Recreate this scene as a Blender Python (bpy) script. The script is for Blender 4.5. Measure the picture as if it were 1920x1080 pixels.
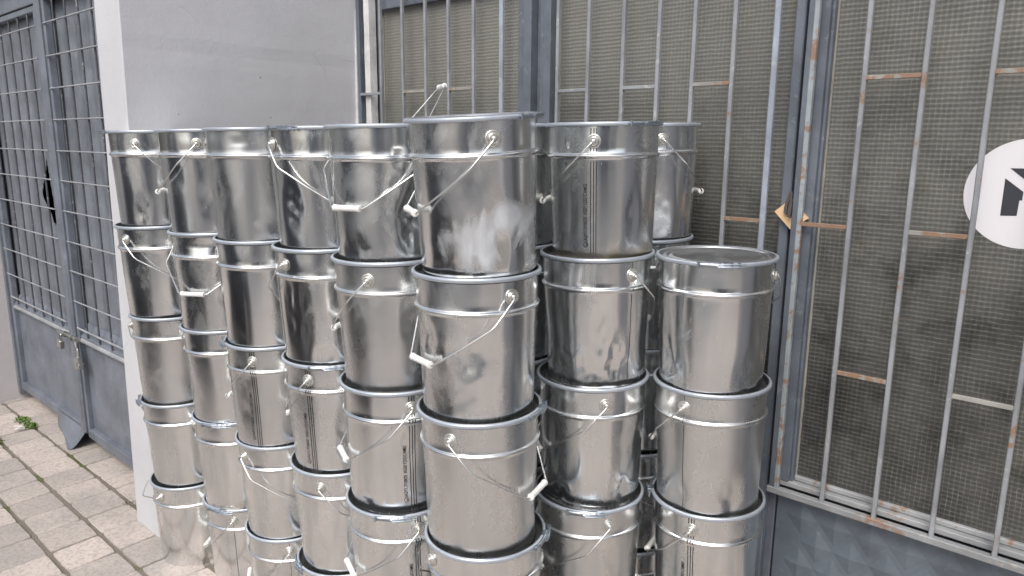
import bpy, bmesh, math, random
from mathutils import Vector, Matrix, noise

for o in list(bpy.data.objects): bpy.data.objects.remove(o)
S = bpy.context.scene
COL = S.collection
PI = math.pi
# ------------------------------------------------------------------ camera
CZ, PITCH, ROLL, FPX = 1.67618, 0.19783, 0.00944, 1365.13
cam_d = bpy.data.cameras.new('camera'); cam = bpy.data.objects.new('camera', cam_d); COL.objects.link(cam)
cam_d.sensor_width = 36; cam_d.lens = FPX/1920*36; cam_d.clip_start = .05; cam_d.clip_end = 500
_f = Vector((0, math.cos(PITCH), -math.sin(PITCH))); _u = Vector((0, math.sin(PITCH), math.cos(PITCH))); _r = Vector((1, 0, 0))
_R = _r*math.cos(ROLL)+_u*math.sin(ROLL); _U = -_r*math.sin(ROLL)+_u*math.cos(ROLL)
m = Matrix.Identity(4)
for i in range(3): m[i][0] = _R[i]; m[i][1] = _U[i]; m[i][2] = -_f[i]
m.translation = (0, 0, CZ)
cam.matrix_world = m
S.camera = cam
# ------------------------------------------------------------------ wall frame: x along the wall, y into the wall, z up
AZ = math.radians(48.5349)
TH = math.atan2(-math.cos(AZ), math.sin(AZ))
T = Vector((math.sin(AZ), -math.cos(AZ), 0)); N = Vector((-math.cos(AZ), -math.sin(AZ), 0))
def WP(u, w, z=0): return T*u+N*w+Vector((0, 0, z))
GX, GY = .01857, .008
def ground(x, y): return GX*x+GY*(y-2)
def groundw(u, w):
    p = WP(u, w); return ground(p.x, p.y)
# ------------------------------------------------------------------ world and sun
SUN_EL = math.radians(50)
sun_dir = (N*.75+T*.32).normalized()*math.cos(SUN_EL)+Vector((0, 0, math.sin(SUN_EL)))   # towards the sun
W = bpy.data.worlds.new("World"); S.world = W; W.use_nodes = True
nt = W.node_tree; nt.nodes.clear()
sky = nt.nodes.new('ShaderNodeTexSky'); sky.sky_type = 'NISHITA'; sky.sun_disc = False
sky.sun_elevation = SUN_EL; sky.sun_rotation = math.atan2(sun_dir.x, sun_dir.y)
sky.air_density = 1.0; sky.dust_density = 4.0; sky.ozone_density = 1.0
hs = nt.nodes.new('ShaderNodeHueSaturation'); hs.inputs['Saturation'].default_value = .45
bg = nt.nodes.new('ShaderNodeBackground'); bg.inputs['Strength'].default_value = .15
wo = nt.nodes.new('ShaderNodeOutputWorld')
nt.links.new(sky.outputs[0], hs.inputs['Color']); nt.links.new(hs.outputs[0], bg.inputs['Color']); nt.links.new(bg.outputs[0], wo.inputs['Surface'])
sl = bpy.data.lights.new('sun', 'SUN'); sl.energy = 1.3; sl.angle = math.radians(35); sl.color = (1, .96, .91)
so = bpy.data.objects.new('sun', sl); COL.objects.link(so)
so.rotation_euler = sun_dir.to_track_quat('Z', 'Y').to_euler(); so.location = (0, -3, 8)
S.view_settings.view_transform = 'Standard'; S.view_settings.look = 'None'; S.view_settings.exposure = 0.38
S.view_settings.gamma = 1; S.view_settings.use_curve_mapping = False
S.render.engine = 'CYCLES'
try:
    S.cycles.max_bounces = 10; S.cycles.glossy_bounces = 6; S.cycles.diffuse_bounces = 4
except Exception: pass

# ------------------------------------------------------------------ mesh builder
class MB:
    def __init__(s): s.v = []; s.f = []; s.sm = []; s.mi = []
    def add(s, vs, fs, smooth=False, mi=0):
        o = len(s.v); s.v += [tuple(v) for v in vs]
        for f in fs: s.f.append([i+o for i in f]); s.sm.append(smooth); s.mi.append(mi)
    def box(s, x0, x1, y0, y1, z0, z1, c=0.0, mi=0, shear=0.0):
        """axis box with chamfered vertical and horizontal edges when c > 0"""
        if c <= 0:
            vs = [(x0, y0, z0), (x1, y0, z0), (x1, y1, z0), (x0, y1, z0), (x0, y0, z1), (x1, y0, z1), (x1, y1, z1), (x0, y1, z1)]
            s.add(vs, [(0, 3, 2, 1), (4, 5, 6, 7), (0, 1, 5, 4), (1, 2, 6, 5), (2, 3, 7, 6), (3, 0, 4, 7)], mi=mi); return
        bm = bmesh.new(); bmesh.ops.create_cube(bm, size=1)
        for v in bm.verts: v.co = ((x0+x1)/2+v.co.x*(x1-x0), (y0+y1)/2+v.co.y*(y1-y0), (z0+z1)/2+v.co.z*(z1-z0))
        bmesh.ops.bevel(bm, geom=bm.edges[:], offset=c, segments=1, affect='EDGES')
        s.bm(bm, mi=mi)
    def bm(s, bm, smooth=False, mi=0):
        bm.verts.index_update()
        s.add([v.co[:] for v in bm.verts], [[v.index for v in f.verts] for f in bm.faces], smooth, mi); bm.free()
    def tube(s, pts, r, n=8, smooth=True, caps=True, mi=0):
        pts = [Vector(p) for p in pts]; rings = []
        rr = r if hasattr(r, '__len__') else [r]*len(pts)
        t0 = (pts[1]-pts[0]).normalized(); a = Vector((0, 0, 1)) if abs(t0.z) < .9 else Vector((1, 0, 0))
        nrm = t0.cross(a).normalized()
        vs = []
        for i, p in enumerate(pts):
            if i == 0: t = (pts[1]-p)
            elif i == len(pts)-1: t = p-pts[i-1]
            else: t = (pts[i+1]-p).normalized()+(p-pts[i-1]).normalized()
            t.normalize(); nrm = (nrm-t*nrm.dot(t)).normalized(); b = t.cross(nrm)
            for k in range(n):
                an = 2*PI*k/n; vs.append(p+nrm*math.cos(an)*rr[i]+b*math.sin(an)*rr[i])
        fs = []
        for i in range(len(pts)-1):
            for k in range(n):
                k2 = (k+1) % n; fs.append((i*n+k, i*n+k2, (i+1)*n+k2, (i+1)*n+k))
        s.add(vs, fs, smooth, mi)
        if caps:
            s.add(vs[:n][::-1], [tuple(range(n))], False, mi); s.add(vs[-n:], [tuple(range(n))], False, mi)
    def lathe(s, prof, n=64, fn=None, smooth=True, closed=False, mi=0, a0=0, a1=2*PI):
        vs = []; full = abs(a1-a0-2*PI) < 1e-6; m_ = n if full else n+1
        for (r, z) in prof:
            for k in range(m_):
                a = a0+(a1-a0)*k/n
                rr, zz = (r, z) if fn is None else fn(r, z, a)
                vs.append((rr*math.cos(a), rr*math.sin(a), zz))
        fs = []; P = len(prof)
        for i in range(P if closed else P-1):
            j = (i+1) % P
            for k in range(n):
                k2 = (k+1) % m_; fs.append((i*m_+k, i*m_+k2, j*m_+k2, j*m_+k))
        s.add(vs, fs, smooth, mi)
        if closed and not full:
            s.add([vs[i*m_] for i in range(P)], [tuple(range(P))], False, mi); s.add([vs[i*m_+n] for i in range(P)][::-1], [tuple(range(P))], False, mi)
    def xf(s, M):
        s.v = [tuple(M @ Vector(v)) for v in s.v]; return s
    def build(s, name, mat, parent=None, recalc=False):
        me = bpy.data.meshes.new(name); me.from_pydata(s.v, [], s.f)
        me.polygons.foreach_set('use_smooth', s.sm); me.polygons.foreach_set('material_index', s.mi)
        for m_ in (mat if isinstance(mat, (list, tuple)) else [mat]): me.materials.append(m_)
        if recalc:
            bm = bmesh.new(); bm.from_mesh(me); bmesh.ops.recalc_face_normals(bm, faces=bm.faces[:]); bm.to_mesh(me); bm.free()
        me.update()
        o = bpy.data.objects.new(name, me); COL.objects.link(o)
        if parent is not None: o.parent = parent
        return o
def tag(o, label=None, cat=None, group=None, kind=None):
    if label: o['label'] = label
    if cat: o['category'] = cat
    if group: o['group'] = group
    if kind: o['kind'] = kind
    return o
def empty(name, M, label, cat, group=None):
    o = bpy.data.objects.new(name, None); COL.objects.link(o); o.empty_display_size = .1; o.matrix_world = M
    return tag(o, label, cat, group)
def wallM(u=0, w=0, z=0): return Matrix.Translation(WP(u, w, z)) @ Matrix.Rotation(TH, 4, 'Z')

# ------------------------------------------------------------------ materials
class Mat:
    def __init__(s, name):
        s.m = bpy.data.materials.new(name); s.m.use_nodes = True; s.t = s.m.node_tree
        s.b = s.t.nodes['Principled BSDF']; s.out = s.t.nodes['Material Output']
    def n(s, typ, **kw):
        x = s.t.nodes.new(typ)
        for k, v in kw.items():
            if k in x.inputs: x.inputs[k].default_value = v
            else: setattr(x, k, v)
        return x
    def l(s, a, b): s.t.links.new(a, b)
    def set(s, **kw):
        for k, v in kw.items():
            k = k.replace('_', ' ')
            if k == 'Color': k = 'Base Color'
            if isinstance(v, tuple) and len(v) == 3: v = (*v, 1)
            s.b.inputs[k].default_value = v
        return s
    def coord(s, scale=(1, 1, 1), kind='Object', rnd=False):
        tc = s.n('ShaderNodeTexCoord'); mp = s.n('ShaderNodeMapping'); mp.inputs['Scale'].default_value = scale
        s.l(tc.outputs[kind], mp.inputs['Vector'])
        if rnd:
            oi = s.n('ShaderNodeObjectInfo'); mu = s.n('ShaderNodeMath', operation='MULTIPLY'); mu.inputs[1].default_value = 57
            s.l(oi.outputs['Random'], mu.inputs[0]); s.l(mu.outputs[0], mp.inputs['Location'])
        return mp.outputs[0]
    def noise(s, vec, scale, detail=4, rough=.55, dist=0):
        x = s.n('ShaderNodeTexNoise'); x.inputs['Scale'].default_value = scale; x.inputs['Detail'].default_value = detail
        x.inputs['Roughness'].default_value = rough; x.inputs['Distortion'].default_value = dist; s.l(vec, x.inputs['Vector']); return x.outputs[0]
    def ramp(s, fac, stops):
        r = s.n('ShaderNodeValToRGB'); e = r.color_ramp.elements
        while len(e) < len(stops): e.new(.5)
        for q, (p, c) in zip(e, stops):
            q.position = p; q.color = (c, c, c, 1) if not hasattr(c, '__len__') else (*c, 1)
        s.l(fac, r.inputs[0]); return r.outputs[0]
    def mix(s, fac, a, b, mode='MIX'):
        x = s.n('ShaderNodeMix', data_type='RGBA', blend_type=mode)
        for sock, v in ((x.inputs[0], fac), (x.inputs[6], a), (x.inputs[7], b)):
            if hasattr(v, 'default_value') or hasattr(v, 'is_linked'): s.l(v, sock)
            else: sock.default_value = (*v, 1) if hasattr(v, '__len__') else v
        return x.outputs[2]
    def math(s, op, a, b=None, c=None):
        x = s.n('ShaderNodeMath', operation=op)
        for i, v in enumerate((a, b, c)):
            if v is None: continue
            if hasattr(v, 'is_linked'): s.l(v, x.inputs[i])
            else: x.inputs[i].default_value = v
        return x.outputs[0]
    def bump(s, h, strength=.3, dist=.01, prev=None):
        x = s.n('ShaderNodeBump'); x.inputs['Strength'].default_value = strength; x.inputs['Distance'].default_value = dist
        s.l(h, x.inputs['Height'])
        if prev is not None: s.l(prev, x.inputs['Normal'])
        s.l(x.outputs[0], s.b.inputs['Normal']); return x.outputs[0]
    def col(s, c): s.l(c, s.b.inputs['Base Color'])
    def rough(s, c): s.l(c, s.b.inputs['Roughness'])

def steel_mat(name, base=(.83, .845, .85), r0=.16, r1=.25, smear=False, rust=False):
    M = Mat(name); M.set(Metallic=1.0)
    v = M.coord((1, 1, 1), rnd=True); vs = M.coord((1, 1, .10), rnd=True)
    a = M.noise(v, 5, 4, .55); b = M.noise(vs, 12, 3, .5); c = M.noise(v, 60, 4, .7)
    k = M.math('ADD', M.math('MULTIPLY', a, .55), M.math('MULTIPLY', b, .45))
    M_r = M.n('ShaderNodeMapRange'); M.l(k, M_r.inputs[0]); M_r.inputs[1].default_value = .36; M_r.inputs[2].default_value = .66
    M_r.inputs[3].default_value = r0; M_r.inputs[4].default_value = r1
    rough = M_r.outputs[0]
    dark = tuple(x*.84 for x in base)
    col = M.mix(M.ramp(k, [(.35, 0), (.65, 1)]), base, dark)
    # soft dull smudges and wipes
    sm = M.ramp(M.noise(M.coord((1, 1, .55), rnd=True), 9, 7, .68, .8), [(.50, 0), (.74, 1)])
    rough = M.math('ADD', rough, M.math('MULTIPLY', sm, .20))
    # fine scratches
    sc = M.ramp(M.noise(M.coord((1, 1, .04), rnd=True), 150, 2, .5), [(.60, 0), (.72, 1)])
    sc2 = M.math('MULTIPLY', sc, M.ramp(c, [(.5, 0), (.62, 1)]))
    rough = M.math('ADD', rough, M.math('MULTIPLY', sc2, .10))
    # white flecks
    vo = M.n('ShaderNodeTexVoronoi'); vo.inputs['Scale'].default_value = 42; M.l(v, vo.inputs['Vector'])
    fl = M.ramp(vo.outputs['Distance'], [(.04, 1), (.075, 0)])
    gate = M.ramp(M.noise(v, 12, 2), [(.60, 0), (.66, 1)])
    fl = M.math('MULTIPLY', fl, gate)
    if smear:
        tc = M.n('ShaderNodeTexCoord'); sx = M.n('ShaderNodeSeparateXYZ'); M.l(tc.outputs['Object'], sx.inputs[0])
        big = M.noise(M.coord((1, 1, .6)), 9, 4, .5, 2.2); X, Z = sx.outputs[0], sx.outputs[2]
        # two wiped patches of pale residue: one low and central, one higher to the right
        def blob(cx, cz, rx, rz):
            dx = M.math('DIVIDE', M.math('SUBTRACT', X, cx), rx); dz = M.math('DIVIDE', M.math('SUBTRACT', Z, cz), rz)
            return M.math('SQRT', M.math('ADD', M.math('MULTIPLY', dx, dx), M.math('MULTIPLY', dz, dz)))
        d = M.math('MINIMUM', blob(-.015, .085, .075, .075), blob(.085, .135, .050, .060))
        f = M.math('ADD', M.math('SUBTRACT', 1.0, d), M.math('MULTIPLY', M.math('SUBTRACT', big, .5), 2.2))
        front = M.math('LESS_THAN', sx.outputs[1], 0)
        smr = M.math('MULTIPLY', M.ramp(f, [(-.05, 0), (.5, 1)]), front)
        smr = M.math('MULTIPLY', smr, M.ramp(M.noise(M.coord((1, 1, .35)), 16, 4, .55), [(.32, .25), (.60, 1)]))
        col = M.mix(M.math('MULTIPLY', smr, .38), col, (.60, .66, .76)); rough = M.math('ADD', rough, M.math('MULTIPLY', smr, .35))
        M.l(M.math('SUBTRACT', 1.0, M.math('MULTIPLY', smr, .35)), M.b.inputs['Metallic'])
    if rust:
        tc = M.n('ShaderNodeTexCoord'); sx = M.n('ShaderNodeSeparateXYZ'); M.l(tc.outputs['Object'], sx.inputs[0])
        zf = M.n('ShaderNodeMapRange'); M.l(sx.outputs[2], zf.inputs[0]); zf.inputs[1].default_value = .0; zf.inputs[2].default_value = .06; zf.inputs[3].default_value = .45; zf.inputs[4].default_value = -.15
        ru = M.ramp(M.math('ADD', M.noise(v, 14, 5), zf.outputs[0]), [(.55, 0), (.95, 1)])
        col = M.mix(M.math('MULTIPLY', ru, .6), col, (.50, .38, .17)); rough = M.math('ADD', rough, M.math('MULTIPLY', ru, .2))
    col = M.mix(fl, col, (.85, .85, .83))
    rough = M.math('ADD', rough, M.math('MULTIPLY', fl, .4))
    M.col(col); M.rough(rough)
    M.bump(M.math('ADD', M.math('MULTIPLY', M.noise(v, 3.5, 3, .5), .8), M.math('MULTIPLY', c, .002)), .18, .008)
    return M.m

def paint_mat(name, col, rust=.0, rough=.5, wear=(.5, .5, .48), metallic=0.0, scale=1.0, rustcol=(.17, .095, .055), bumpd=.002, wf=.5):
    M = Mat(name); M.set(Metallic=metallic)
    v = M.coord((1, 1, 1), rnd=True)
    a = M.noise(v, 6*scale, 5, .6); b = M.noise(v, 45*scale, 6, .65)
    dk = tuple(x*.78 for x in col); lt = tuple(min(1, x*1.18) for x in col)
    c = M.mix(M.ramp(a, [(.35, 0), (.65, 1)]), dk, lt)
    we = M.ramp(M.noise(v, 22*scale, 6, .7), [(.60, 0), (.66, 1)])
    c = M.mix(M.math('MULTIPLY', we, wf), c, wear)
    if rust > 0:
        t = .72-.30*rust
        r = M.ramp(M.math('ADD', M.math('MULTIPLY', b, .4), M.math('MULTIPLY', M.noise(v, 9*scale, 4, .6), .6)), [(t-.03, 0), (t+.03, 1)])
        rc = M.mix(b, rustcol, tuple(x*1.9 for x in rustcol))
        c = M.mix(M.math('MULTIPLY', r, .85), c, rc)
    M.col(c); M.set(Roughness=rough)
    M.bump(b, .35, bumpd)
    return M.m

M_steel = steel_mat('tinplate_steel')
M_steel2 = steel_mat('tinplate_steel_dull', (.77, .78, .78), .23, .33)
M_smear = steel_mat('tinplate_smeared', smear=True)
M_rusty = steel_mat('tinplate_stained', rust=True)
def ring_mat():
    M = Mat('galvanised_ring'); M.set(Metallic=.55, Roughness=.38)
    v = M.coord((1, 1, 1), rnd=True)
    c = M.mix(M.noise(v, 30, 5, .6), (.38, .42, .48), (.54, .58, .64)); M.col(c)
    M.bump(M.noise(v, 120, 3), .2, .001); return M.m
M_ring = ring_mat()
def simple(name, col, rough=.5, metallic=0.0, var=.15, scale=20):
    M = Mat(name); M.set(Metallic=metallic, Roughness=rough)
    v = M.coord((1, 1, 1), rnd=True); n_ = M.noise(v, scale, 5, .6)
    M.col(M.mix(n_, tuple(x*(1-var) for x in col), tuple(min(1, x*(1+var)) for x in col))); M.bump(n_, .15, .001)
    return M.m
M_latch = simple('latch_steel', (.40, .44, .49), .28, .9, .35, 90)
M_wire = simple('bail_wire', (.78, .78, .77), .25, 1.0)
M_ear = simple('ear_metal', (.68, .67, .63), .3, .85)
M_grip = simple('white_plastic', (.78, .78, .76), .4, 0, .05)
M_black = simple('black_print', (.012, .012, .012), .5)
M_lid = steel_mat('lid_steel', (.62, .63, .65), .26, .36)
M_gasket_shade = simple('rubber_and_gap_shade', (.035, .036, .038), .6)  # also blackens the gap between stacked pails in place of shade

def plaster_mat(name, col, dark=.9):
    M = Mat(name); M.set(Roughness=.85)
    v = M.coord(); a = M.noise(v, 1.6, 6, .6); b = M.noise(v, 14, 6, .65); c = M.noise(v, 90, 3, .6)
    cc = M.mix(M.ramp(a, [(.35, 0), (.65, 1)]), tuple(x*dark for x in col), col)
    sp = M.ramp(M.noise(v, 30, 3, .5), [(.22, 1), (.25, 0)])
    cc = M.mix(sp, cc, tuple(x*.45 for x in col))
    # hairline cracks
    vo = M.n('ShaderNodeTexVoronoi', feature='DISTANCE_TO_EDGE'); vo.inputs['Scale'].default_value = 2.3
    dv = M.n('ShaderNodeVectorMath', operation='ADD'); nz = M.n('ShaderNodeTexNoise'); nz.inputs['Scale'].default_value = 6; M.l(v, nz.inputs['Vector'])
    M.l(v, dv.inputs[0]); sc = M.n('ShaderNodeVectorMath', operation='SCALE'); sc.inputs['Scale'].default_value = .22; M.l(nz.outputs['Color'], sc.inputs[0]); M.l(sc.outputs[0], dv.inputs[1]); M.l(dv.outputs[0], vo.inputs['Vector'])
    ck = M.math('MULTIPLY', M.ramp(vo.outputs['Distance'], [(.0, 1), (.0035, 0)]), M.ramp(M.noise(v, 3, 2), [(.52, 0), (.6, 1)]))
    cc = M.mix(M.math('MULTIPLY', ck, .35), cc, tuple(x*.4 for x in col))
    M.col(cc)
    h = M.math('ADD', M.math('MULTIPLY', b, .7), M.math('MULTIPLY', c, .2)); h = M.math('SUBTRACT', h, M.math('MULTIPLY', ck, .3))
    M.bump(h, .45, .006); return M.m
M_plaster = plaster_mat('grey_plaster', (.58, .58, .605), .90)
M_plaster2 = plaster_mat('left_plaster', (.56, .53, .54))

def glass_mat():
    M = Mat('wired_cast_glass'); M.set(Roughness=.28); M.b.inputs['IOR'].default_value = 1.5
    tc = M.n('ShaderNodeTexCoord'); sx = M.n('ShaderNodeSeparateXYZ'); M.l(tc.outputs['Object'], sx.inputs[0])
    P = .0134
    v = M.coord(); nz = M.noise(v, 18, 2); wob = M.math('MULTIPLY', M.math('SUBTRACT', nz, .5), .006)
    def line(sock, w):
        fr = M.math('FRACT', M.math('DIVIDE', sock, P)); return M.ramp(M.math('ABSOLUTE', M.math('SUBTRACT', fr, .5)), [(w*.4, 1), (w, 0)])
    X = M.math('ADD', sx.outputs[0], wob); Z = M.math('ADD', sx.outputs[2], wob)
    big = M.noise(v, 2.1, 3, .5)
    crisp = M.ramp(big, [(.40, .15), (.62, 1)])
    gv = M.math('MULTIPLY', line(X, .09), M.math('MULTIPLY', crisp, .85)); gh = M.math('MULTIPLY', line(Z, .09), .75)
    g = M.math('MAXIMUM', gv, gh)
    g = M.math('MULTIPLY', g, M.ramp(M.noise(v, 55, 4, .75), [(.38, .12), (.62, 1)]))
    a = M.noise(v, 1.5, 5, .6); b = M.noise(v, 7, 6, .65)
    zr = M.n('ShaderNodeMapRange'); M.l(sx.outputs[2], zr.inputs[0]); zr.inputs[1].default_value = 1.15; zr.inputs[2].default_value = 2.0
    xr = M.n('ShaderNodeMapRange'); M.l(sx.outputs[0], xr.inputs[0]); xr.inputs[1].default_value = -.6; xr.inputs[2].default_value = -1.8
    base = M.mix(M.ramp(a, [(.38, 0), (.60, 1)]), (.046, .047, .045), (.114, .113, .105))
    base = M.mix(M.ramp(b, [(.48, 0), (.68, 1)]), base, (.026, .027, .026))
    # paler towards the top, more so to the left
    base = M.mix(M.math('MULTIPLY', zr.outputs[0], M.math('ADD', .45, M.math('MULTIPLY', xr.outputs[0], .35))), base, (.26, .255, .228))
    fz = M.math('FRACT', M.math('DIVIDE', Z, P)); fx = M.math('FRACT', M.math('DIVIDE', X, P))
    hz = M.math('SINE', M.math('MULTIPLY', fz, 2*PI)); hx = M.math('SINE', M.math('MULTIPLY', fx, 2*PI))
    cell = M.math('ADD', M.math('MULTIPLY', hz, .10), M.math('MULTIPLY', hx, .06))
    base = M.mix(M.math('MULTIPLY', M.math('ADD', .35, cell), .55), base, (.03, .03, .028))
    c = M.mix(M.math('MULTIPLY', g, .34), base, (.46, .45, .41))
    M.col(c)
    h = M.math('ADD', M.math('MULTIPLY', hz, .38), M.math('MULTIPLY', hx, .30)); h = M.math('ADD', h, M.math('MULTIPLY', M.noise(v, 90, 4, .7), .9))
    M.bump(h, .45, .0018)
    return M.m
M_glass = glass_mat()
M_bar = paint_mat('bar_paint', (.26, .275, .295), .32, .5)
M_barclean = paint_mat('bar_paint_clean', (.31, .345, .41), .08, .5)
M_barrust = paint_mat('bar_paint_rusty', (.31, .30, .28), .68, .6)
M_rail = paint_mat('rail_paint', (.29, .30, .31), .45, .6, (.42, .39, .35))
M_frame = paint_mat('frame_paint', (.125, .143, .172), .03, .42, wf=.16)
M_panel = paint_mat('panel_paint', (.118, .141, .170), .0, .36, wf=.08)
M_putty = paint_mat('old_putty', (.24, .23, .21), .15, .8, (.25, .22, .18))
M_white = paint_mat('peeling_white_paint', (.62, .62, .62), .10, .7, (.35, .34, .33), rustcol=(.16, .15, .14), scale=1.6)
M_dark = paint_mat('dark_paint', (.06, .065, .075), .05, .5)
M_reveal = paint_mat('reveal_paint', (.085, .09, .10), .05, .5, wf=.15)
M_gate = paint_mat('gate_paint', (.155, .172, .205), .0, .45, wf=.15)
M_gatesheet = paint_mat('gate_sheet_paint', (.18, .195, .225), .0, .5, wf=.2)
M_gatewire = paint_mat('gate_wire_paint', (.085, .09, .105), .0, .5)
M_gatelight = paint_mat('gate_rail_paint', (.29, .30, .32), .1, .5)
M_lock = simple('padlock_steel', (.45, .44, .42), .35, .9)
M_brass = simple('brass', (.78, .54, .32), .45, .15, .06)
M_hasp = paint_mat('hasp_rusty', (.085, .075, .07), .3, .6)
M_sign = simple('white_vinyl', (.72, .71, .74), .4, 0, .02)
M_signdark = simple('charcoal_vinyl', (.035, .038, .048), .45, 0, .2)

# ------------------------------------------------------------------ ground
def paver_mat():
    M = Mat('concrete_paver'); M.set(Roughness=.9)
    at = M.n('ShaderNodeAttribute'); at.attribute_name = 'tint'
    v = M.coord(); a = M.noise(v, 3, 5, .6); b = M.noise(v, 60, 5, .7); c = M.noise(v, 240, 2)
    col = M.mix(at.outputs['Fac'], (.39, .35, .32), (.56, .485, .44))
    col = M.mix(M.math('MULTIPLY', M.ramp(a, [(.42, 0), (.66, 1)]), .6), col, (.30, .285, .27))
    col = M.mix(M.math('MULTIPLY', M.ramp(b, [(.38, 1), (.54, 0)]), .5), col, (.22, .205, .19))
    col = M.mix(M.math('MULTIPLY', M.ramp(c, [(.62, 0), (.72, 1)]), .35), col, (.62, .58, .54))
    M.col(col); M.bump(M.math('ADD', b, M.math('MULTIPLY', c, .4)), .5, .003); return M.m
def bed_mat():
    M = Mat('joint_soil'); M.set(Roughness=1.0)
    v = M.coord(); a = M.noise(v, 2.6, 4, .6); b = M.noise(v, 70, 5, .7)
    col = M.mix(b, (.07, .06, .048), (.30, .26, .22))
    col = M.mix(M.ramp(a, [(.52, 0), (.60, .9)]), col, (.085, .10, .035))
    M.col(col); M.bump(b, .8, .004); return M.m
def gnd(u, w, dz=0):
    p = WP(u, w); return (p.x, p.y, ground(p.x, p.y)+dz)
rng = random.Random(5)
ground_mb = MB()
g0 = 40
ground_mb.add([gnd(-g0, -g0, -.06), gnd(g0, -g0, -.06), gnd(g0, g0, -.06), gnd(-g0, g0, -.06)], [(0, 1, 2, 3)])
tag(ground_mb.build('ground', simple('earth', (.20, .18, .16), .9)), kind='structure')
road = MB(); road.add([gnd(-30, 2.2, -.05), gnd(30, 2.2, -.05), gnd(30, 8.2, -.05), gnd(-30, 8.2, -.05)], [(3, 2, 1, 0)])
tag(road.build('road', simple('asphalt', (.13, .13, .132), .85, scale=60)), kind='structure')
kerb = MB(); kerb.add([gnd(-30, 2.05, -.1), gnd(30, 2.05, -.1), gnd(30, 2.2, -.1), gnd(-30, 2.2, -.1), gnd(-30, 2.05, .005), gnd(30, 2.05, .005), gnd(30, 2.2, .005), gnd(-30, 2.2, .005)], [(0, 3, 2, 1), (4, 5, 6, 7), (0, 1, 5, 4), (1, 2, 6, 5), (2, 3, 7, 6), (3, 0, 4, 7)])
tag(kerb.build('kerb', simple('kerb_stone', (.38, .37, .35), .85)), kind='structure')
# joint bed, a gently lumpy skin that rises over some joints
bed = MB(); nu, nw = 330, 130; U0, U1, W0, W1 = -6.2, -2.0, -1.75, .2
vs = []
for j in range(nw+1):
    for i in range(nu+1):
        u = U0+(U1-U0)*i/nu; w = W0+(W1-W0)*j/nw
        h = noise.noise(Vector((u*2.1, w*2.1, 3)))*.011+noise.noise(Vector((u*14, w*14, 1)))*.003-.0085
        if abs(u+4.25) < .5 and w < -1.0: h += .006*(1-abs(u+4.25)/.5)
        vs.append(gnd(u, w, min(h, .0018)))
bed.add(vs, [(j*(nu+1)+i, (j+1)*(nu+1)+i, (j+1)*(nu+1)+i+1, j*(nu+1)+i+1)[::-1] for j in range(nw) for i in range(nu)], True)
bed.add([gnd(-12, -2.6, -.012), gnd(U0, -2.6, -.012), gnd(U0, 2.05, -.012), gnd(-12, 2.05, -.012)], [(0, 1, 2, 3)])
bed.add([gnd(U1, -2.6, -.012), gnd(4, -2.6, -.012), gnd(4, 2.05, -.012), gnd(U1, 2.05, -.012)], [(0, 1, 2, 3)])
bed.add([gnd(U0, W1, -.012), gnd(U1, W1, -.012), gnd(U1, 2.05, -.012), gnd(U0, 2.05, -.012)], [(0, 1, 2, 3)])
bed.add([gnd(U0, -2.6, -.012), gnd(U1, -2.6, -.012), gnd(U1, W0, -.012), gnd(U0, W0, -.012)], [(0, 1, 2, 3)])
tag(bed.build('soil', bed_mat()), kind='structure')
# pavers
pv = MB(); tints = []
P = .199
for j in range(-7, 17):
    for i in range(-40, 38):
        u0 = -3.882+P*i*1.01; w0 = -1.197+P*j
        if u0 < -10 or u0 > 3.5: continue
        near = (-6.3 < u0 < -1.9 and -1.8 < w0 < .4)
        jw = .0075+rng.random()*.004; ju = .0020+rng.random()*.0028
        if rng.random() < .12: ju = .0008
        q = []
        for (a, b) in ((u0+ju, w0+jw), (u0+P*1.01-ju, w0+jw), (u0+P*1.01-ju, w0+P-jw), (u0+ju, w0+P-jw)):
            q.append((a+rng.uniform(-.002, .002), b+rng.uniform(-.002, .002)))
        dz = rng.uniform(-.002, .002); tx = rng.uniform(-.008, .008); ty = rng.uniform(-.008, .008)
        cu = sum(a for a, b in q)/4; cw = sum(b for a, b in q)/4
        n0 = len(pv.f)
        if near:
            K = 7; out = []
            for e in range(4):
                a, b = q[e], q[(e+1) % 4]
                for s_ in range(K):
                    t_ = s_/K; x = a[0]+(b[0]-a[0])*t_; y = a[1]+(b[1]-a[1])*t_
                    if s_ == 0:   # worn corner
                        x += (cu-x)*.035; y += (cw-y)*.035
                    jt = .0016*noise.noise(Vector((x*60, y*60, 0)))
                    x += (cu-x)*jt*12; y += (cw-y)*jt*12
                    out.append((x, y))
            L = len(out); v3 = []
            for (sc, hz) in ((1.0, -.022), (1.0, -.004), (.975, -.0005)):
                for (x, y) in out:
                    xx = cu+(x-cu)*sc; yy = cw+(y-cw)*sc
                    v3.append(gnd(xx, yy, hz+dz+tx*(xx-cu)+ty*(yy-cw)))
            v3.append(gnd(cu, cw, dz))
            fs = []
            for lv in range(2):
                for s_ in range(L):
                    s2 = (s_+1) % L; fs.append((lv*L+s_, lv*L+s2, (lv+1)*L+s2, (lv+1)*L+s_))
            for s_ in range(L): fs.append((2*L+s_, 2*L+(s_+1) % L, 3*L))
            pv.add(v3, fs, False)
        else:
            v3 = [gnd(a, b, -.02+dz) for a, b in q]+[gnd(a, b, dz) for a, b in q]
            pv.add(v3, [(4, 5, 6, 7), (0, 1, 5, 4), (1, 2, 6, 5), (2, 3, 7, 6), (3, 0, 4, 7)], False)
        tints += [rng.choice((rng.uniform(.0, .35), rng.uniform(.6, 1), rng.uniform(.6, 1)))]*(len(pv.f)-n0)
po = pv.build('pavement', paver_mat(), recalc=True); tag(po, kind='structure')
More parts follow.
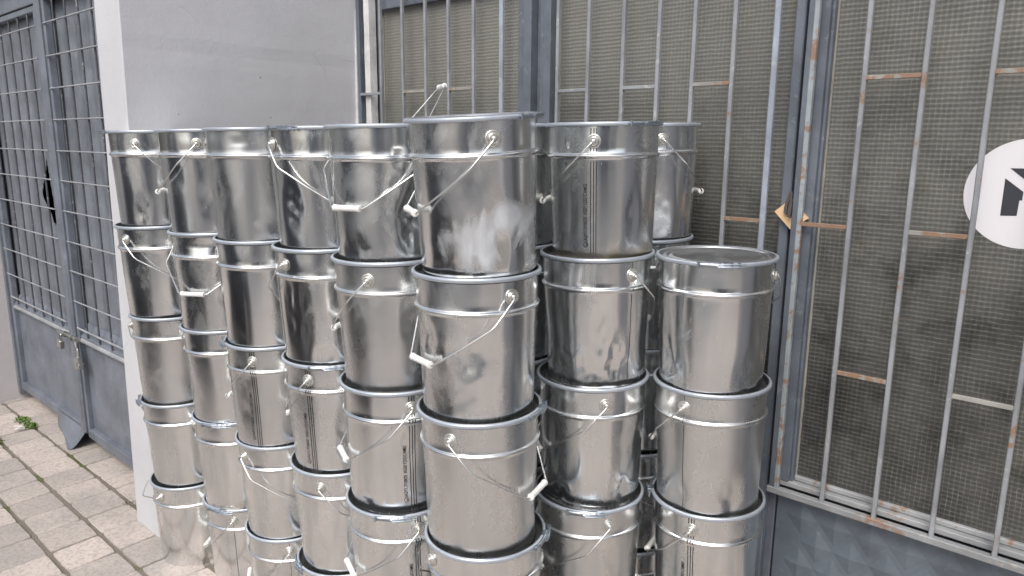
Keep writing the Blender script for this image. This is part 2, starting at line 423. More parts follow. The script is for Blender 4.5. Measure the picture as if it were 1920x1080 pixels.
at = po.data.attributes.new('tint', 'FLOAT', 'FACE'); at.data.foreach_set('value', tints)

# ------------------------------------------------------------------ plastered building
FT = -1.152      # front face of the pier, wall frame w
def wbox(mb, u0, u1, w0, w1, z0, z1, c=0.0, mi=0): mb.box(u0, u1, -w1, -w0, z0, z1, c, mi)
def plaster_wall():
    mb = MB(); LEAN = .083/2.2
    # side wall with its front end, slightly out of plumb, subdivided so the edges can wander
    nz = 90; z0, z1 = -.15, 4.6
    vs = []
    def ring(z):
        sh = LEAN*z; r = []
        wv = .003*noise.noise(Vector((0, 0, z*5)))+.0015*noise.noise(Vector((3, 0, z*23)))
        wl = .003*noise.noise(Vector((9, 0, z*5)))
        uL, uR = -3.277+sh+wl, -3.048+sh+wv; c = .006
        return [(uL, 2.6, z), (uL, -FT+c, z), (uL+c, -FT, z), (uR-c, -FT, z), (uR, -FT+c, z), (uR, 2.6, z)]
    for i in range(nz+1): vs += ring(z0+(z1-z0)*i/nz)
    fs = []
    for i in range(nz):
        for k in range(6):
            k2 = (k+1) % 6; fs.append((i*6+k, i*6+k2, (i+1)*6+k2, (i+1)*6+k))
    mb.add(vs, fs, False)
    mb.box(-3.6, 3.2, 2.24, 2.9, 2.903, 4.6)     # wall over the glazing
    mb.box(.75, 3.2, 1.35, 2.9, -.2, 2.9)         # wall right of the door
    mb.box(-3.6, .748, 2.62, 2.9, -.2, 2.9)
    o = mb.build('plaster_wall', M_plaster, recalc=True); o.matrix_world = wallM()
    return tag(o, 'grey plastered wall with a pale pier end between the left gate and the glazed door', 'wall')
plaster_wall()
mb = MB(); mb.box(-7.2, -5.535, 1.02, 1.60, -.2, 3.2, .008); mb.box(-9, -3.7, 1.602, 1.8, -.2, 3.2); mb.box(-9, -3.603, 1.16, 1.8, 3.203, 5.2)
o = mb.build('plaster_wall', M_plaster2); o.matrix_world = wallM()
tag(o, 'pinkish white plastered wall end at the far left edge beside the mesh gate', 'wall')

# ------------------------------------------------------------------ glazed door and windows
DW = 2.22
def bar(parent, u0, u1, z0, z1, y0, y1, mat, name='bar', c=.001):
    mb = MB(); mb.box(u0, u1, y0, y1, z0, z1, c); return mb.build(name, mat, parent)
def wavy_bar(parent, u, z0, z1, w, mat, name, y0=DW, d=.013, seed=0):
    mb = MB(); n = int((z1-z0)/.06)+1; vs = []; c = w*.18
    for i in range(n+1):
        z = z0+(z1-z0)*i/n; x = u+.0012*noise.noise(Vector((seed*7.1, 0, z*3)))+.0004*noise.noise(Vector((seed, 4, z*30)))
        vs += [(x-w/2+c, y0-d, z), (x+w/2-c, y0-d, z), (x+w/2, y0-d+c, z), (x+w/2, y0, z), (x-w/2, y0, z), (x-w/2, y0-d+c, z)]
    fs = [(i*6+k, i*6+(k+1) % 6, (i+1)*6+(k+1) % 6, (i+1)*6+k) for i in range(n) for k in range(6)]
    mb.add(vs, fs); return mb.build(name, mat, parent, recalc=True)
def cross(parent, ua, ub, z, mat):
    mb = MB(); mb.box(ua+.0065, ub-.0065, DW-.0115, DW-.001, z-.006, z+.006, .001)
    mb.tube([(ua+.0065, DW-.006, z-.004), (ua+.0115, DW-.006, z-.004)], [.008, .004], 6); mb.tube([(ub-.0115, DW-.006, z-.004), (ub-.0065, DW-.006, z-.004)], [.004, .008], 6)
    return mb.build('cross_bar', mat, parent)
def glass(parent, u0, u1, z0, z1, y=DW+.060):
    mb = MB(); mb.box(u0, u1, y, y+.006, z0, z1); g = mb.build('glass_pane', M_glass, parent)
    pt = MB(); t = .007
    def bead(p, q, seed):
        p, q = Vector(p), Vector(q); n = int((q-p).length/.02)+1; pts = []; rr = []
        for i in range(n+1):
            s_ = p+(q-p)*i/n; pts.append(s_); rr.append(t*(.55+.5*abs(noise.noise(Vector((seed, s_.x*25, s_.z*25))))*1.6))
        pt.tube(pts, rr, 6)
    bead((u0, y-.001, z0), (u1, y-.001, z0), 1); bead((u0, y-.001, z0), (u0, y-.001, z1), 2); bead((u1, y-.001, z0), (u1, y-.001, z1), 3); bead((u0, y-.001, z1), (u1, y-.001, z1), 4)
    pt.build('putty', M_putty, g)
    return g
def panel(parent, u0, u1, z0, z1, y=DW+.035):
    """stamped sheet with rows of shallow four sided pyramids"""
    mb = MB(); mb.box(u0, u1, y+.012, y+.03, z0, z1)
    px, pz = .105, .082; ht = .0075
    nx = max(1, int(round((u1-u0-.06)/px))); nzz = max(1, int((z1-z0-.03)/pz)); px = (u1-u0-.06)/nx
    mb.add([(u0, y, z0), (u1, y, z0), (u1, y, z1), (u0, y, z1)], [(0, 1, 2, 3)])
    for i in range(nx):
        for j in range(nzz):
            off = px/2 if j % 2 else 0
            if i == nx-1 and off: continue
            x = u0+.03+i*px+off+px/2; z = z1-.035-j*pz-pz/2
            a, b = px*.49, pz*.92
            A, B, C, D = (x-a, y-.0006, z), (x, y-.0006, z-b*.5-.02), (x+a, y-.0006, z), (x, y-.0006, z+b*.5+.02)
            mb.add([A, B, C, D, (x, y-ht, z)], [(0, 1, 4), (1, 2, 4), (2, 3, 4), (3, 0, 4)])
    mb.add([(u0, y, z1), (u1, y, z1), (u1, y+.012, z1), (u0, y+.012, z1)], [(0, 1, 2, 3)])
    return mb.build('lower_panel', M_panel, parent)
gz = lambda u, w: groundw(u, w)-.02
# left bay
LB = empty('grilled_window', wallM(), 'left bay of wired glass behind bars with a rusty spot, next to the grey plaster', 'window')
fr = MB()
fr.box(-2.958, -2.938, DW-.004, DW+.30, -.05, 2.9, .002)                 # steel angle at the wall
fr.box(-2.835, -1.970, DW+.030, DW+.09, 2.268, 2.9, .003)
fr.box(-2.835, -1.970, DW+.045, DW+.12, -.05, .585, .002)
fr.box(-1.968, -1.915, DW+.030, DW+.11, -.05, 2.9, .003)
fr.build('frame', M_frame, LB)
b2 = MB(); b2.box(-2.937, -2.80, DW+.125, DW+.20, -.05, 2.9); b2.box(-2.885, -2.837, DW+.055, DW+.12, -.05, 2.9, .002); b2.build('reveal', M_reveal, LB)
for (a, b, y) in ((-2.992, -2.962, DW-.006), (-2.910, -2.870, DW+.004)):
    mb = MB(); n = 60; vs = []
    for i in range(n+1):
        z = -.05+2.95*i/n; j1 = .003*noise.noise(Vector((a*9, 0, z*8))); j2 = .003*noise.noise(Vector((b*9, 5, z*8)))
        vs += [(a+j1, y, z), (b+j2, y, z), (b+j2, y+.04, z), (a+j1, y+.04, z)]
    mb.add(vs, [(i*4+k, i*4+(k+1) % 4, (i+1)*4+(k+1) % 4, (i+1)*4+k) for i in range(n) for k in range(4)])
    mb.build('peeling_strip', M_white, LB, recalc=True)
glass(LB, -2.833, -1.972, .587, 2.266)
G1 = bar(LB, -2.955, -2.015, .560, .580, DW-.02, DW+.003, M_rail, 'grille')
vb = [-2.776, -2.621, -2.469, -2.325, -2.177]
for i, u in enumerate(vb): wavy_bar(G1, u, .58, 2.6, .013, M_bar, 'vertical_bar', seed=i)
wavy_bar(G1, -2.024, .58, 2.6, .019, M_barclean, 'vertical_bar', seed=9)
for (a, b) in ((-2.938, -2.776), (-2.621, -2.469), (-2.325, -2.177)):
    cross(G1, a, b, 1.893, M_bar if a < -2.9 else M_barrust); cross(G1, a, b, 1.01, M_barrust)
for (a, b) in ((-2.776, -2.621), (-2.469, -2.325), (-2.177, -2.024)): cross(G1, a, b, 1.445, M_barrust)
# centre bay
CB = empty('grilled_window', wallM(), 'wide middle bay of wired glass behind bars, above the rear pails', 'window')
fr = MB()
fr.box(-1.905, -1.868, DW-.012, DW+.11, -.05, 2.9, .003)
fr.box(-1.866, -1.842, DW+.028, DW+.10, -.05, 2.9, .001)
fr.box(-1.840, -1.822, DW+.010, DW+.10, -.05, 2.9, .002)
fr.box(-1.816, -1.782, DW-.002, DW+.11, -.05, 2.9, .003)
fr.box(-1.782, -.876, DW+.045, DW+.12, -.05, .585, .002)
fr.box(-1.782, -.876, DW+.030, DW+.09, 2.268, 2.9, .003)
fr.box(-.876, -.846, DW+.020, DW+.11, -.05, 2.9, .003)
fr.build('frame', M_frame, CB)
glass(CB, -1.780, -.878, .587, 2.266)
G2 = bar(CB, -1.76, -.905, .560, .580, DW-.02, DW+.003, M_rail, 'grille')
vb = [-1.741, -1.602, -1.455, -1.316, -1.187, -1.050]
for i, u in enumerate(vb): wavy_bar(G2, u, .58, 2.6, .013, M_bar, 'vertical_bar', seed=20+i)
wavy_bar(G2, -.918, .58, 2.6, .018, M_barclean, 'vertical_bar', seed=29)
for k, (a, b) in enumerate(((-1.741, -1.602), (-1.455, -1.316), (-1.187, -1.050))):
    cross(G2, a, b, 1.864, (M_bar, M_bar, M_barrust)[k]); cross(G2, a, b, 1.008, M_barrust)
for (a, b) in ((-1.602, -1.455), (-1.316, -1.187), (-1.050, -.918)): cross(G2, a, b, 1.442, M_barrust)
# right door
RB = empty('glazed_door', wallM(), 'steel door at the right with barred wired glass, rusty rails and embossed blue panel', 'door')
fr = MB()
fr.box(-.842, -.815, DW+.030, DW+.11, -.05, 2.9, .003)
fr.box(-.813, -.776, DW+.018, DW+.10, .605, 2.9, .002)
fr.box(-.776, -.768, DW+.034, DW+.10, .605, 2.9, .001)
fr.box(-.768, .60, DW+.030, DW+.09, 2.268, 2.9, .003)
fr.box(.56, .60, DW+.010, DW+.11, .605, 2.266, .003)
fr.box(.602, .748, DW-.02, DW+.40, -.05, 2.9, .003)
fr.build('frame', M_frame, RB)
sill = MB(); sill.box(-.813, .60, DW+.022, DW+.10, .585, .604, .003); sill.build('sill_rail', M_rail, RB)
glass(RB, -.767, .558, .612, 2.266)
lip = MB(); lip.box(-.767, .558, DW+.042, DW+.058, .605, .622, .003); lip.build('glazing_bead', M_rail, RB)
G3 = bar(RB, -.832, .60, .566, .588, DW-.018, DW+.006, M_rail, 'grille', .003)
wavy_bar(G3, -.803, .588, 2.6, .015, M_barrust_l if False else paint_mat('edge_bar_paint', (.30, .34, .365), .62, .55), 'vertical_bar', seed=40, d=.016)
st_ = MB(); st_.box(-.832, -.812, DW+.004, DW+.036, .570, .605, .003); st_.box(-.826, -.806, DW-.014, DW+.001, .590, 2.6, .002); st_.build('stay', M_frame, G3)
vb = [-.660, -.510, -.357, -.204, -.052, .10, .25, .40]
for i, u in enumerate(vb): wavy_bar(G3, u, .588, 2.6, .013, paint_mat('bar_paint_%d' % i, (.27, .285, .305), .42, .5) if i < 4 else M_bar, 'vertical_bar', seed=50+i)
for (a, b) in ((-.660, -.510), (-.357, -.204), (-.052, .10)):
    cross(G3, a, b, 1.860, M_barrust); cross(G3, a, b, 1.009, M_barrust)
for (a, b) in ((-.803, -.660), (-.510, -.357), (-.204, -.052), (.10, .25)): cross(G3, a, b, 1.443, M_barrust)
panel(RB, -.810, .60, -.04, .566)
# panel left of the seam
for (par, a, b) in ((CB, -1.78, -.815), (LB, -2.83, -1.915)):
    mb = MB(); mb.box(a, b, DW+.032, DW+.044, -.04, .556, .001); mb.build('lower_panel', M_panel, par)
# brass padlock on a rusty hasp
PL = empty('padlock', wallM(-.838, -(DW+.022), 1.462), 'square tan brass padlock hanging tilted on a rusty hasp at the door edge', 'padlock')
mb = MB(); a = .026; th_ = .012
def outline():   # notched diamond body
    return [(-.047, .014), (-.018, .036), (-.020, .020), (.000, .002), (.018, .014), (.044, .004), (.010, -.050)]
def prism(mb, pts, y0, y1, c=0, mi=0):
    n = len(pts); mb.add([(x, y0, z) for x, z in pts]+[(x, y1, z) for x, z in pts], [tuple(range(n)), tuple(range(2*n-1, n-1, -1))]+[(i, n+i, n+(i+1) % n, (i+1) % n) for i in range(n)], mi=mi)
prism(mb, [(-.046, .012), (-.014, .040), (-.012, .024), (-.018, .017), (.006, -.004), (.018, .004), (.020, .030), (.054, -.004), (.010, -.042)], -.024, -.002)
mb.build('lock_body', M_brass, PL, recalc=True)
mb = MB(); mb.tube([(-.015, -.013, .034), (-.010, -.013, .046), (.002, -.013, .050), (.012, -.013, .042), (.019, -.013, .026)], .004, 8); mb.build('shackle', M_lock, PL)
mb = MB()
prism(mb, [(-.014, .010), (-.004, .004), (-.004, .030), (.002, .052), (.004, .076), (-.001, .077), (-.008, .054), (-.013, .030)], -.034, -.027)
prism(mb, [(.000, .000), (.009, -.004), (.012, .030), (.011, .050), (.010, .074), (.006, .075), (.005, .050), (.001, .030)], -.040, -.034)
mb.build('hasp', M_hasp, PL, recalc=True)
# round sign on the glass
SG = empty('round_sign', wallM(-.257, -(DW+.0585), 1.557), 'round white sticker with a dark letter M on the right glass pane', 'sign')
mb = MB(); R_ = .1405; n = 96
cv = [(R_*math.cos(2*PI*i/n), 0, R_*math.sin(2*PI*i/n)) for i in range(n)]
mb.add([(x, .0012, z) for x, y, z in cv]+[(x, 0, z) for x, y, z in cv], [tuple(range(n, 2*n))]+[(i, (i+1) % n, n+(i+1) % n, n+i) for i in range(n)])
mb.build('disc', M_sign, SG, recalc=True)
mb = MB()
for s_ in (1, -1):
    prism(mb, [(s_*x, z) for x, z in [(-.051, .039), (-.008, .006), (-.008, -.016), (-.014, -.016), (-.015, -.056), (-.051, -.058)]], -.0008, .0004)
prism(mb, [(-.043, .065), (.043, .065), (0, .030)], -.0008, .0004)
mb.build('emblem', M_signdark, SG, recalc=True)

# ------------------------------------------------------------------ mesh gate at the left
GW = 1.30
GT = empty('mesh_gate', wallM(), 'blue grey two leaf steel gate with wire mesh and a torn sheet', 'gate')
def leaf(u0, u1, top, holes=False, hz=(), vz=(), s0=.04, s1=.04):
    L = MB(); y0, y1 = GW+.004, GW+.040; zb = .035
    L.box(u0, u0+s0, y0, y1, zb, top, .003); L.box(u1-s1, u1, y0, y1, zb, top, .003)
    L.box(u0+s0, u1-s1, y0, y1, zb, zb+.055, .003); L.box(u0+s0, u1-s1, y0, y1, top-.03, top, .003)
    lf = L.build('gate_leaf', M_gate, GT)
    p = MB(); p.box(u0+s0, u1-s1, GW+.03, GW+.034, .09, .60); p.build('panel', M_gate, lf)
    r = MB(); r.tube([(u0+s0, GW+.018, .600), (u1-s1, GW+.018, .606)], .015, 10); r.build('rail', M_gatelight, lf)
    ld = MB(); ld.add([(u0+s0, GW+.012, .622), (u1-s1, GW+.012, .622), (u1-s1, GW+.055, .69), (u0+s0, GW+.055, .69)], [(0, 1, 2, 3)])
    ld.add([(u0+s0, GW+.014, .602), (u1-s1, GW+.014, .602), (u1-s1, GW+.012, .622), (u0+s0, GW+.012, .622)], [(0, 1, 2, 3)])
    ld.build('ledge', M_gate, lf)
    wm = MB()
    for i, z in enumerate(hz):
        wm.tube([(u0+.01, GW+.002, z+.004*noise.noise(Vector((u0, z, 0)))), ((u0+u1)/2, GW+.001, z), (u1-s1*.6, GW+.002, z)], .0042, 6, mi=1)
    for i, u in enumerate(vz):
        wm.tube([(u+.004*noise.noise(Vector((u*5, k, 0))), GW+.012, .63+(top-.64)*k/6) for k in range(7)], .0052, 6)
    wm.build('wire_mesh', [M_gatewire, M_gatelight], lf)
    lw = MB()
    lw.tube([(u0+s0, GW+.0, .672), (u1-s1, GW+.0, .676)], .0055, 6); lw.build('lower_wire', M_gatelight, lf)
    sh = MB(); nx, nz_ = 40, 60; y = GW+(.052 if holes else .060)
    hole = [(-4.655, 1.564), (-4.70, 1.47), (-4.775, 1.36), (-4.70, 1.28), (-4.64, 1.215), (-4.59, 1.20), (-4.565, 1.22), (-4.60, 1.40)]
    def inside(x, z):
        c = False
        for k in range(len(hole)):
            (x1, z1), (x2, z2) = hole[k], hole[(k+1) % len(hole)]
            if (z1 > z) != (z2 > z) and x < (x2-x1)*(z-z1)/(z2-z1)+x1: c = not c
        return c
    ua_ = u0-.22; nx = int((u1-ua_)/.012); nz_ = 130
    vs = []
    for j in range(nz_+1):
        for i in range(nx+1):
            x = ua_+(u1-ua_)*i/nx; z = .68+(top-.70)*j/nz_
            vs.append((x, y+.010*noise.noise(Vector((x*1.6, z*1.1, u0)))+.0035*math.sin(x*40), z))
    fs = []
    for j in range(nz_):
        for i in range(nx):
            x = ua_+(u1-ua_)*(i+.5)/nx; z = .68+(top-.70)*(j+.5)/nz_
            if holes and inside(x, z): continue
            fs.append((j*(nx+1)+i, j*(nx+1)+i+1, (j+1)*(nx+1)+i+1, (j+1)*(nx+1)+i))
    vs = [(x, yy+(.03*max(0, (u0+.02-x)/.2) if not holes else 0), zz) for x, yy, zz in vs]; sh.add(vs, fs, True); sh.build('sheet', M_gatesheet, lf)
    return lf
hzs = [.820, .983, 1.140, 1.300, 1.457, 1.610, 1.766, 1.921, 2.077, 2.235]
leaf(-5.50, -4.405, 2.335, True, hzs, [-5.37+.163*i for i in range(6)], .045, .03)
leaf(-4.300, -3.20, 2.375, False, hzs, [-4.165+.165*i for i in range(6)], .028, .04)
mb = MB(); mb.box(-4.370, -4.312, GW-.012, GW+.03, .05, 2.42, .012); mb.build('centre_post', M_gate, GT)
mb = MB(); mb.box(-4.398, -4.372, GW+.02, GW+.05, .05, 2.40, .002); mb.build('edge_strip', M_dark, GT)
mb = MB(); mb.box(-5.535, -5.503, GW-.01, GW+.05, .0, 2.9, .003); mb.build('side_post', M_gate, GT)
mb = MB(); mb.box(-5.5, -3.20, GW-.005, GW+.03, 2.345, 2.44, .004) if False else None
mb.box(-5.50, -4.371, GW-.002, GW+.05, 2.34, 2.435, .003); mb.box(-4.311, -3.2, GW-.002, GW+.05, 2.38, 2.435, .003)
mb.box(-5.50, -3.2, GW-.03, GW+.05, 2.437, 2.50, .006); mb.box(-5.50, -3.2, GW-.01, GW+.05, 2.502, 3.2, .003); mb.build('header', M_gate, GT)
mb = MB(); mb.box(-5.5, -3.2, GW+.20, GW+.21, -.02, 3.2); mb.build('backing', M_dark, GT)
# bent flap at the foot of the gate
mb = MB(); nu_, nv_ = 14, 12; vs = []
for j in range(nv_+1):
    t = j/nv_
    for i in range(nu_+1):
        s_ = i/nu_
        A = Vector((-4.78+.47*s_, -GW-.0, .075)); B = Vector((-4.72+.36*s_, -1.295+.085*s_, -.028))
        p = A.lerp(B, t); p.z += -.045*math.sin(PI*t)*(1-.3*s_); p.y += .012*math.sin(PI*t)
        vs.append((p.x, -p.y, max(p.z, -.026)))
mb.add(vs, [(j*(nu_+1)+i, j*(nu_+1)+i+1, (j+1)*(nu_+1)+i+1, (j+1)*(nu_+1)+i) for j in range(nv_) for i in range(nu_)], True)
mb.build('bent_flap', M_gate, GT)
# gate padlocks
def small_lock(u, z, label, mat, rot=0, big=1.0):
    e = empty('padlock', wallM(u, -(GW-.03), z) @ Matrix.Rotation(rot, 4, 'Y'), label, 'padlock')
    b_ = MB(); b_.box(-.023*big, .023*big, -.012, .012, -.045*big, 0, .004); b_.build('lock_body', mat, e)
    s_ = MB(); s_.tube([(-.014*big, 0, -.002)]+[(.014*big*-math.cos(PI*k/8), 0, .02*big+.014*big*math.sin(PI*k/8)) for k in range(9)]+[(.014*big, 0, -.002)], .0035, 8); s_.build('shackle', M_lock, e)
    return e
small_lock(-4.475, .575, 'small steel padlock on the left gate leaf, on the pale rail', M_lock, .15, 1.1)
small_lock(-4.225, .525, 'dull padlock on the right gate leaf, below the bolt', M_lock, -.2, 1.5)
mb = MB(); mb.tube([(-4.56, GW-.012, .606), (-4.27, GW-.012, .614)], .009, 8); mb.tube([(-4.27, GW-.02, .60), (-4.255, GW-.02, .55), (-4.245, GW-.02, .50)], .012, 8)
mb.tube([(-4.20, GW-.01, .49), (-4.20, GW-.045, .49), (-4.14, GW-.048, .492)], .007, 8)
for u in (-4.45, -4.33, -4.27): mb.tube([(u-.008, GW-.012, .608), (u+.008, GW-.012, .608)], .017, 10)
mb.build('bolt', M_lock, GT)

# ------------------------------------------------------------------ weeds
def tuft(u, w, n, rad, hgt, seed, flowers=0, label='', cat='weed'):
    r = random.Random(seed); mb = MB()
    for i in range(n):
        a = r.uniform(0, 2*PI); d = rad*math.sqrt(r.random()); x = u+d*math.cos(a)*1.4; y = w+d*math.sin(a)*.6
        g = gnd(x, y, -.004); an = r.uniform(0, 2*PI); le = hgt*r.uniform(.4, 1); wd = le*r.uniform(.16, .32)
        di = Vector((math.cos(an), math.sin(an), 0)); si = Vector((-di.y, di.x, 0)); el = r.uniform(.3, 1.3)
        b = Vector(g); m1 = b+di*le*.5*math.cos(el)+Vector((0, 0, le*.5*math.sin(el))); t1 = b+di*le*math.cos(el)+Vector((0, 0, le*(.75*math.sin(el))))
        mb.add([b, m1-si*wd, t1, m1+si*wd], [(0, 1, 2), (0, 2, 3)])
    o = mb.build('weed_tuft', M_leaf); tag(o, label, cat, kind='stuff')
    if flowers:
        fl = MB()
        for i in range(flowers):
            x = u+.03+r.uniform(-.03, .03); y = w+.07+r.uniform(-.03, .03); c = Vector(gnd(x, y, .012+r.random()*.015))
            for k in range(6):
                a = 2*PI*k/6; d1 = Vector((math.cos(a), math.sin(a), .15))*.011; d2 = Vector((math.cos(a+.7), math.sin(a+.7), .15))*.011
                fl.add([c, c+d1, c+(d1+d2)*.62, c+d2], [(0, 1, 2, 3)])
        fl.build('petals', M_grip, o)
M_leaf = simple('weed_leaf', (.13, .20, .045), .6, 0, .5, 60)
M_moss = simple('moss_leaf', (.12, .13, .035), .8, 0, .5, 60)
tuft(-5.07, -1.185, 240, .055, .026, 1, 0, 'green weed clump growing in the joint in front of the far gate leaf')
tuft(-4.93, -1.185, 240, .05, .028, 2, 7, 'green weed clump with tiny white flowers in the paving joint')
_l = M_leaf
for q, (a, b, n, h, lab) in enumerate(((-4.83, -.985, 160, .020, 'sparse yellow green moss in a joint at the left picture edge'), (-3.47, -1.20, 90, .012, 'dark moss tuft in the joint at the foot of the pale pier'))):
    M_leaf = M_moss; tuft(a, b, n, .055, h, 11+q, 0, lab, 'moss')
M_leaf = _l

# ------------------------------------------------------------------ opposite side of the street: made-up buildings and car, added only for reflections
def opposite():
    Md = simple('dark_shutter', (.035, .038, .045), .5); Mg = simple('window_dark', (.03, .035, .045), .15)
    def block(u0, u1, w, h, col, label, doors, name='reflection_building'):
        e = empty(name, wallM((u0+u1)/2, w, -.3), label, 'building'); hw = (u1-u0)/2
        b = MB(); b.box(-hw, hw, -5, 0, 0, h, .02); b.build('wall', plaster_mat('street_plaster', col), e)
        for (a, b_, z0, z1) in doors:
            s_ = MB(); s_.box(a, b_, .003, .06, z0, z1, .01); s_.build('shutter' if z0 < 1 else 'window', Md if z0 < 1 else Mg, e)
    block(5.2, 11.5, 9.5, 5.5, (.26, .29, .35), 'invented dark blue grey building behind the camera, added for the pails to reflect', [(-2.6, -.4, .1, 2.7), (.4, 2.6, .1, 2.7), (-2, -1, 3.4, 4.6), (1, 2, 3.4, 4.6)])
    block(-13, -4.5, 10.5, 4.5, (.55, .52, .48), 'invented pale low building across the street to the left, added for reflections', [(-3.4, -1.2, .1, 2.6), (1.0, 3.2, .1, 2.6)])
    block(15, 24, 10.5, 5.0, (.60, .56, .50), 'invented cream building across the street to the right, added for reflections', [(-3.4, -1.2, .1, 2.6), (1.0, 3.2, .1, 2.6)])
opposite()
def reflection_car():  # unseen car shape, added for dark bands in the pail reflections
    e = empty('reflection_car', wallM(-3.75, 1.22, -.02), 'invented dark car behind the camera, added to darken bands on the pails', 'car')
    P_ = simple('car_paint', (.04, .048, .062), .25, .0); G_ = simple('car_glass', (.02, .025, .03), .08); R_ = simple('tyre_rubber', (.02, .02, .02), .8); K_ = simple('rim_metal', (.5, .5, .5), .3, .9)
    st = [(-2.1, .35, .62, .62, .70), (-2.0, .28, .78, .80, .80), (-1.55, .2, .90, 1.16, .84), (-1.0, .2, .92, 1.42, .85), (.2, .2, .92, 1.45, .86), (.75, .2, .92, 1.30, .86), (1.2, .2, .90, .98, .85), (1.9, .25, .76, .80, .80), (2.12, .35, .60, .62, .68)]
    b = MB(); vs = []
    for (x, zb, zs, zt, hw) in st:
        vs += [(x, -hw, zb), (x, -hw-.03, (zb+zs)/2), (x, -hw, zs), (x, -hw*.72, zt), (x, hw*.72, zt), (x, hw, zs), (x, hw+.03, (zb+zs)/2), (x, hw, zb)]
    fs = [(i*8+k, i*8+(k+1) % 8, (i+1)*8+(k+1) % 8, (i+1)*8+k) for i in range(len(st)-1) for k in range(8)]+[tuple(range(8)), tuple(range((len(st)-1)*8, len(st)*8))]
    b.add(vs, fs, True); b.xf(Matrix.Translation((0, -.9, 0))); b.build('body', P_, e, recalc=True)
    for (x0, x1) in ((-.92, -.05), (.02, .68)):
        for sg in (-1, 1):
            g = MB(); y0, y1 = sg*.862, sg*.66
            g.add([(x0, y0-.9, .95), (x1, y0-.9, .95), (x1-.05, y1-.9+sg*.002, 1.33), (x0+.05, y1-.9+sg*.002, 1.33)], [(0, 1, 2, 3)]); g.build('window', G_, e)
    for x in (-1.3, 1.35):
        for sg in (-1, 1):
            w = MB(); w.lathe([(.18, -.1), (.30, -.1), (.32, -.06), (.32, .06), (.30, .1), (.18, .1)], 32, closed=True); w.xf(Matrix.Translation((x, sg*.80-.9, .32)) @ Matrix.Rotation(PI/2, 4, 'X'))
            wh = w.build('wheel', R_, e); r_ = MB(); r_.lathe([(0, .09), (.05, .10), (.18, .08), (.18, -.08), (.05, -.10), (0, -.09)], 32); r_.xf(Matrix.Translation((x, sg*.80-.9, .32)) @ Matrix.Rotation(PI/2, 4, 'X')); r_.build('rim', K_, wh)
reflection_car()

# ------------------------------------------------------------------ pails
H_, SP = .360, .345
RR = .15865
def dent_fn(dents, va, seed):
    r = random.Random(seed)
    wav = [(r.uniform(.0003, .0009), r.choice((2, 3, 4, 5)), r.uniform(0, 6.28), r.uniform(2, 14)) for _ in range(4)]
    ds = []
    for (d, z, ra, rz, dep) in dents: ds.append((va+math.radians(d), z, ra, rz, dep))
    for _ in range(r.randint(3, 6)):
        ds.append((r.uniform(0, 2*PI), r.uniform(.03, .24), r.uniform(.02, .06), r.uniform(.03, .09), r.uniform(.0006, .003)))
    if r.random() < .6: ds.append((va+r.uniform(-1.0, 1.0), r.uniform(.05, .22), r.uniform(.014, .028), r.uniform(.03, .07), r.uniform(.003, .006)))
    for _ in range(1): ds.append((r.uniform(0, 2*PI), r.uniform(.015, .04), r.uniform(.02, .045), r.uniform(.02, .03), r.uniform(.002, .005)))
    def fn(rad, z, a):
        rr = rad
        lim = min(1.0, max(0.0, (.345-z)/.03))
        for am, k, ph, zz in wav: rr += am*math.sin(k*a+ph+zz*z)*lim
        for (ac, zc, ra, rz, dep) in ds:
            da = (a-ac+PI) % (2*PI)-PI; x = da*.145/ra; y = (z-zc)/rz; q = x*x+y*y
            if q < 4:
                f = max(0, 1-q/4); rr -= dep*f*f*(1.0+.6*noise.noise(Vector((x*1.7+ac, y*1.7, zc*9)))) * (1 if z < .262 or z > .285 else .5)
        return rr, z
    return fn
def body_prof():
    p = [(.1365, .0035), (.1375, .0), (.1393, .0), (.1400, .003), (.1393, .0065), (.1376, .009)]
    n = 26
    for i in range(n+1):
        t = i/n; z = .013+(.2645-.013)*t; p.append((.1388+(.1468-.1388)*t, z))
    p += [(.1472, .2685), (.1485, .2697), (.1512, .2710), (.1530, .2732), (.1535, .2758), (.1526, .2782), (.1502, .2800), (.1482, .2812), (.1476, .2830)]
    for i in range(1, 7): p.append((.1476+.0006*i/6, .286+.064*i/6))
    return p
PROF = body_prof()
def rad_at(z):
    for (r0, z0), (r1, z1) in zip(PROF[6:], PROF[7:]):
        if z0 <= z <= z1: return r0+(r1-r0)*(z-z0)/max(1e-9, z1-z0)
    return .148
def vert_label(mb, text, phi, z0, length, size):
    cu = bpy.data.curves.new('txt', 'FONT'); cu.body = text; cu.size = 1; cu.resolution_u = 3; cu.offset = .004
    ob = bpy.data.objects.new('txt', cu); COL.objects.link(ob)
    dg = bpy.context.evaluated_depsgraph_get(); me = ob.evaluated_get(dg).to_mesh()
    vs = [v.co.copy() for v in me.vertices]; fs = [list(p.vertices) for p in me.polygons]
    ob.evaluated_get(dg).to_mesh_clear(); bpy.data.objects.remove(ob); bpy.data.curves.remove(cu)
    x0 = min(v.x for v in vs); x1 = max(v.x for v in vs); out = []
    for v in vs:
        z = z0+(v.x-x0)/(x1-x0)*length; r = rad_at(z)+.0009; a = phi-v.y*size/r
        out.append((r*math.cos(a), r*math.sin(a), z))
    mb.add(out, fs)
_text_cache = {}
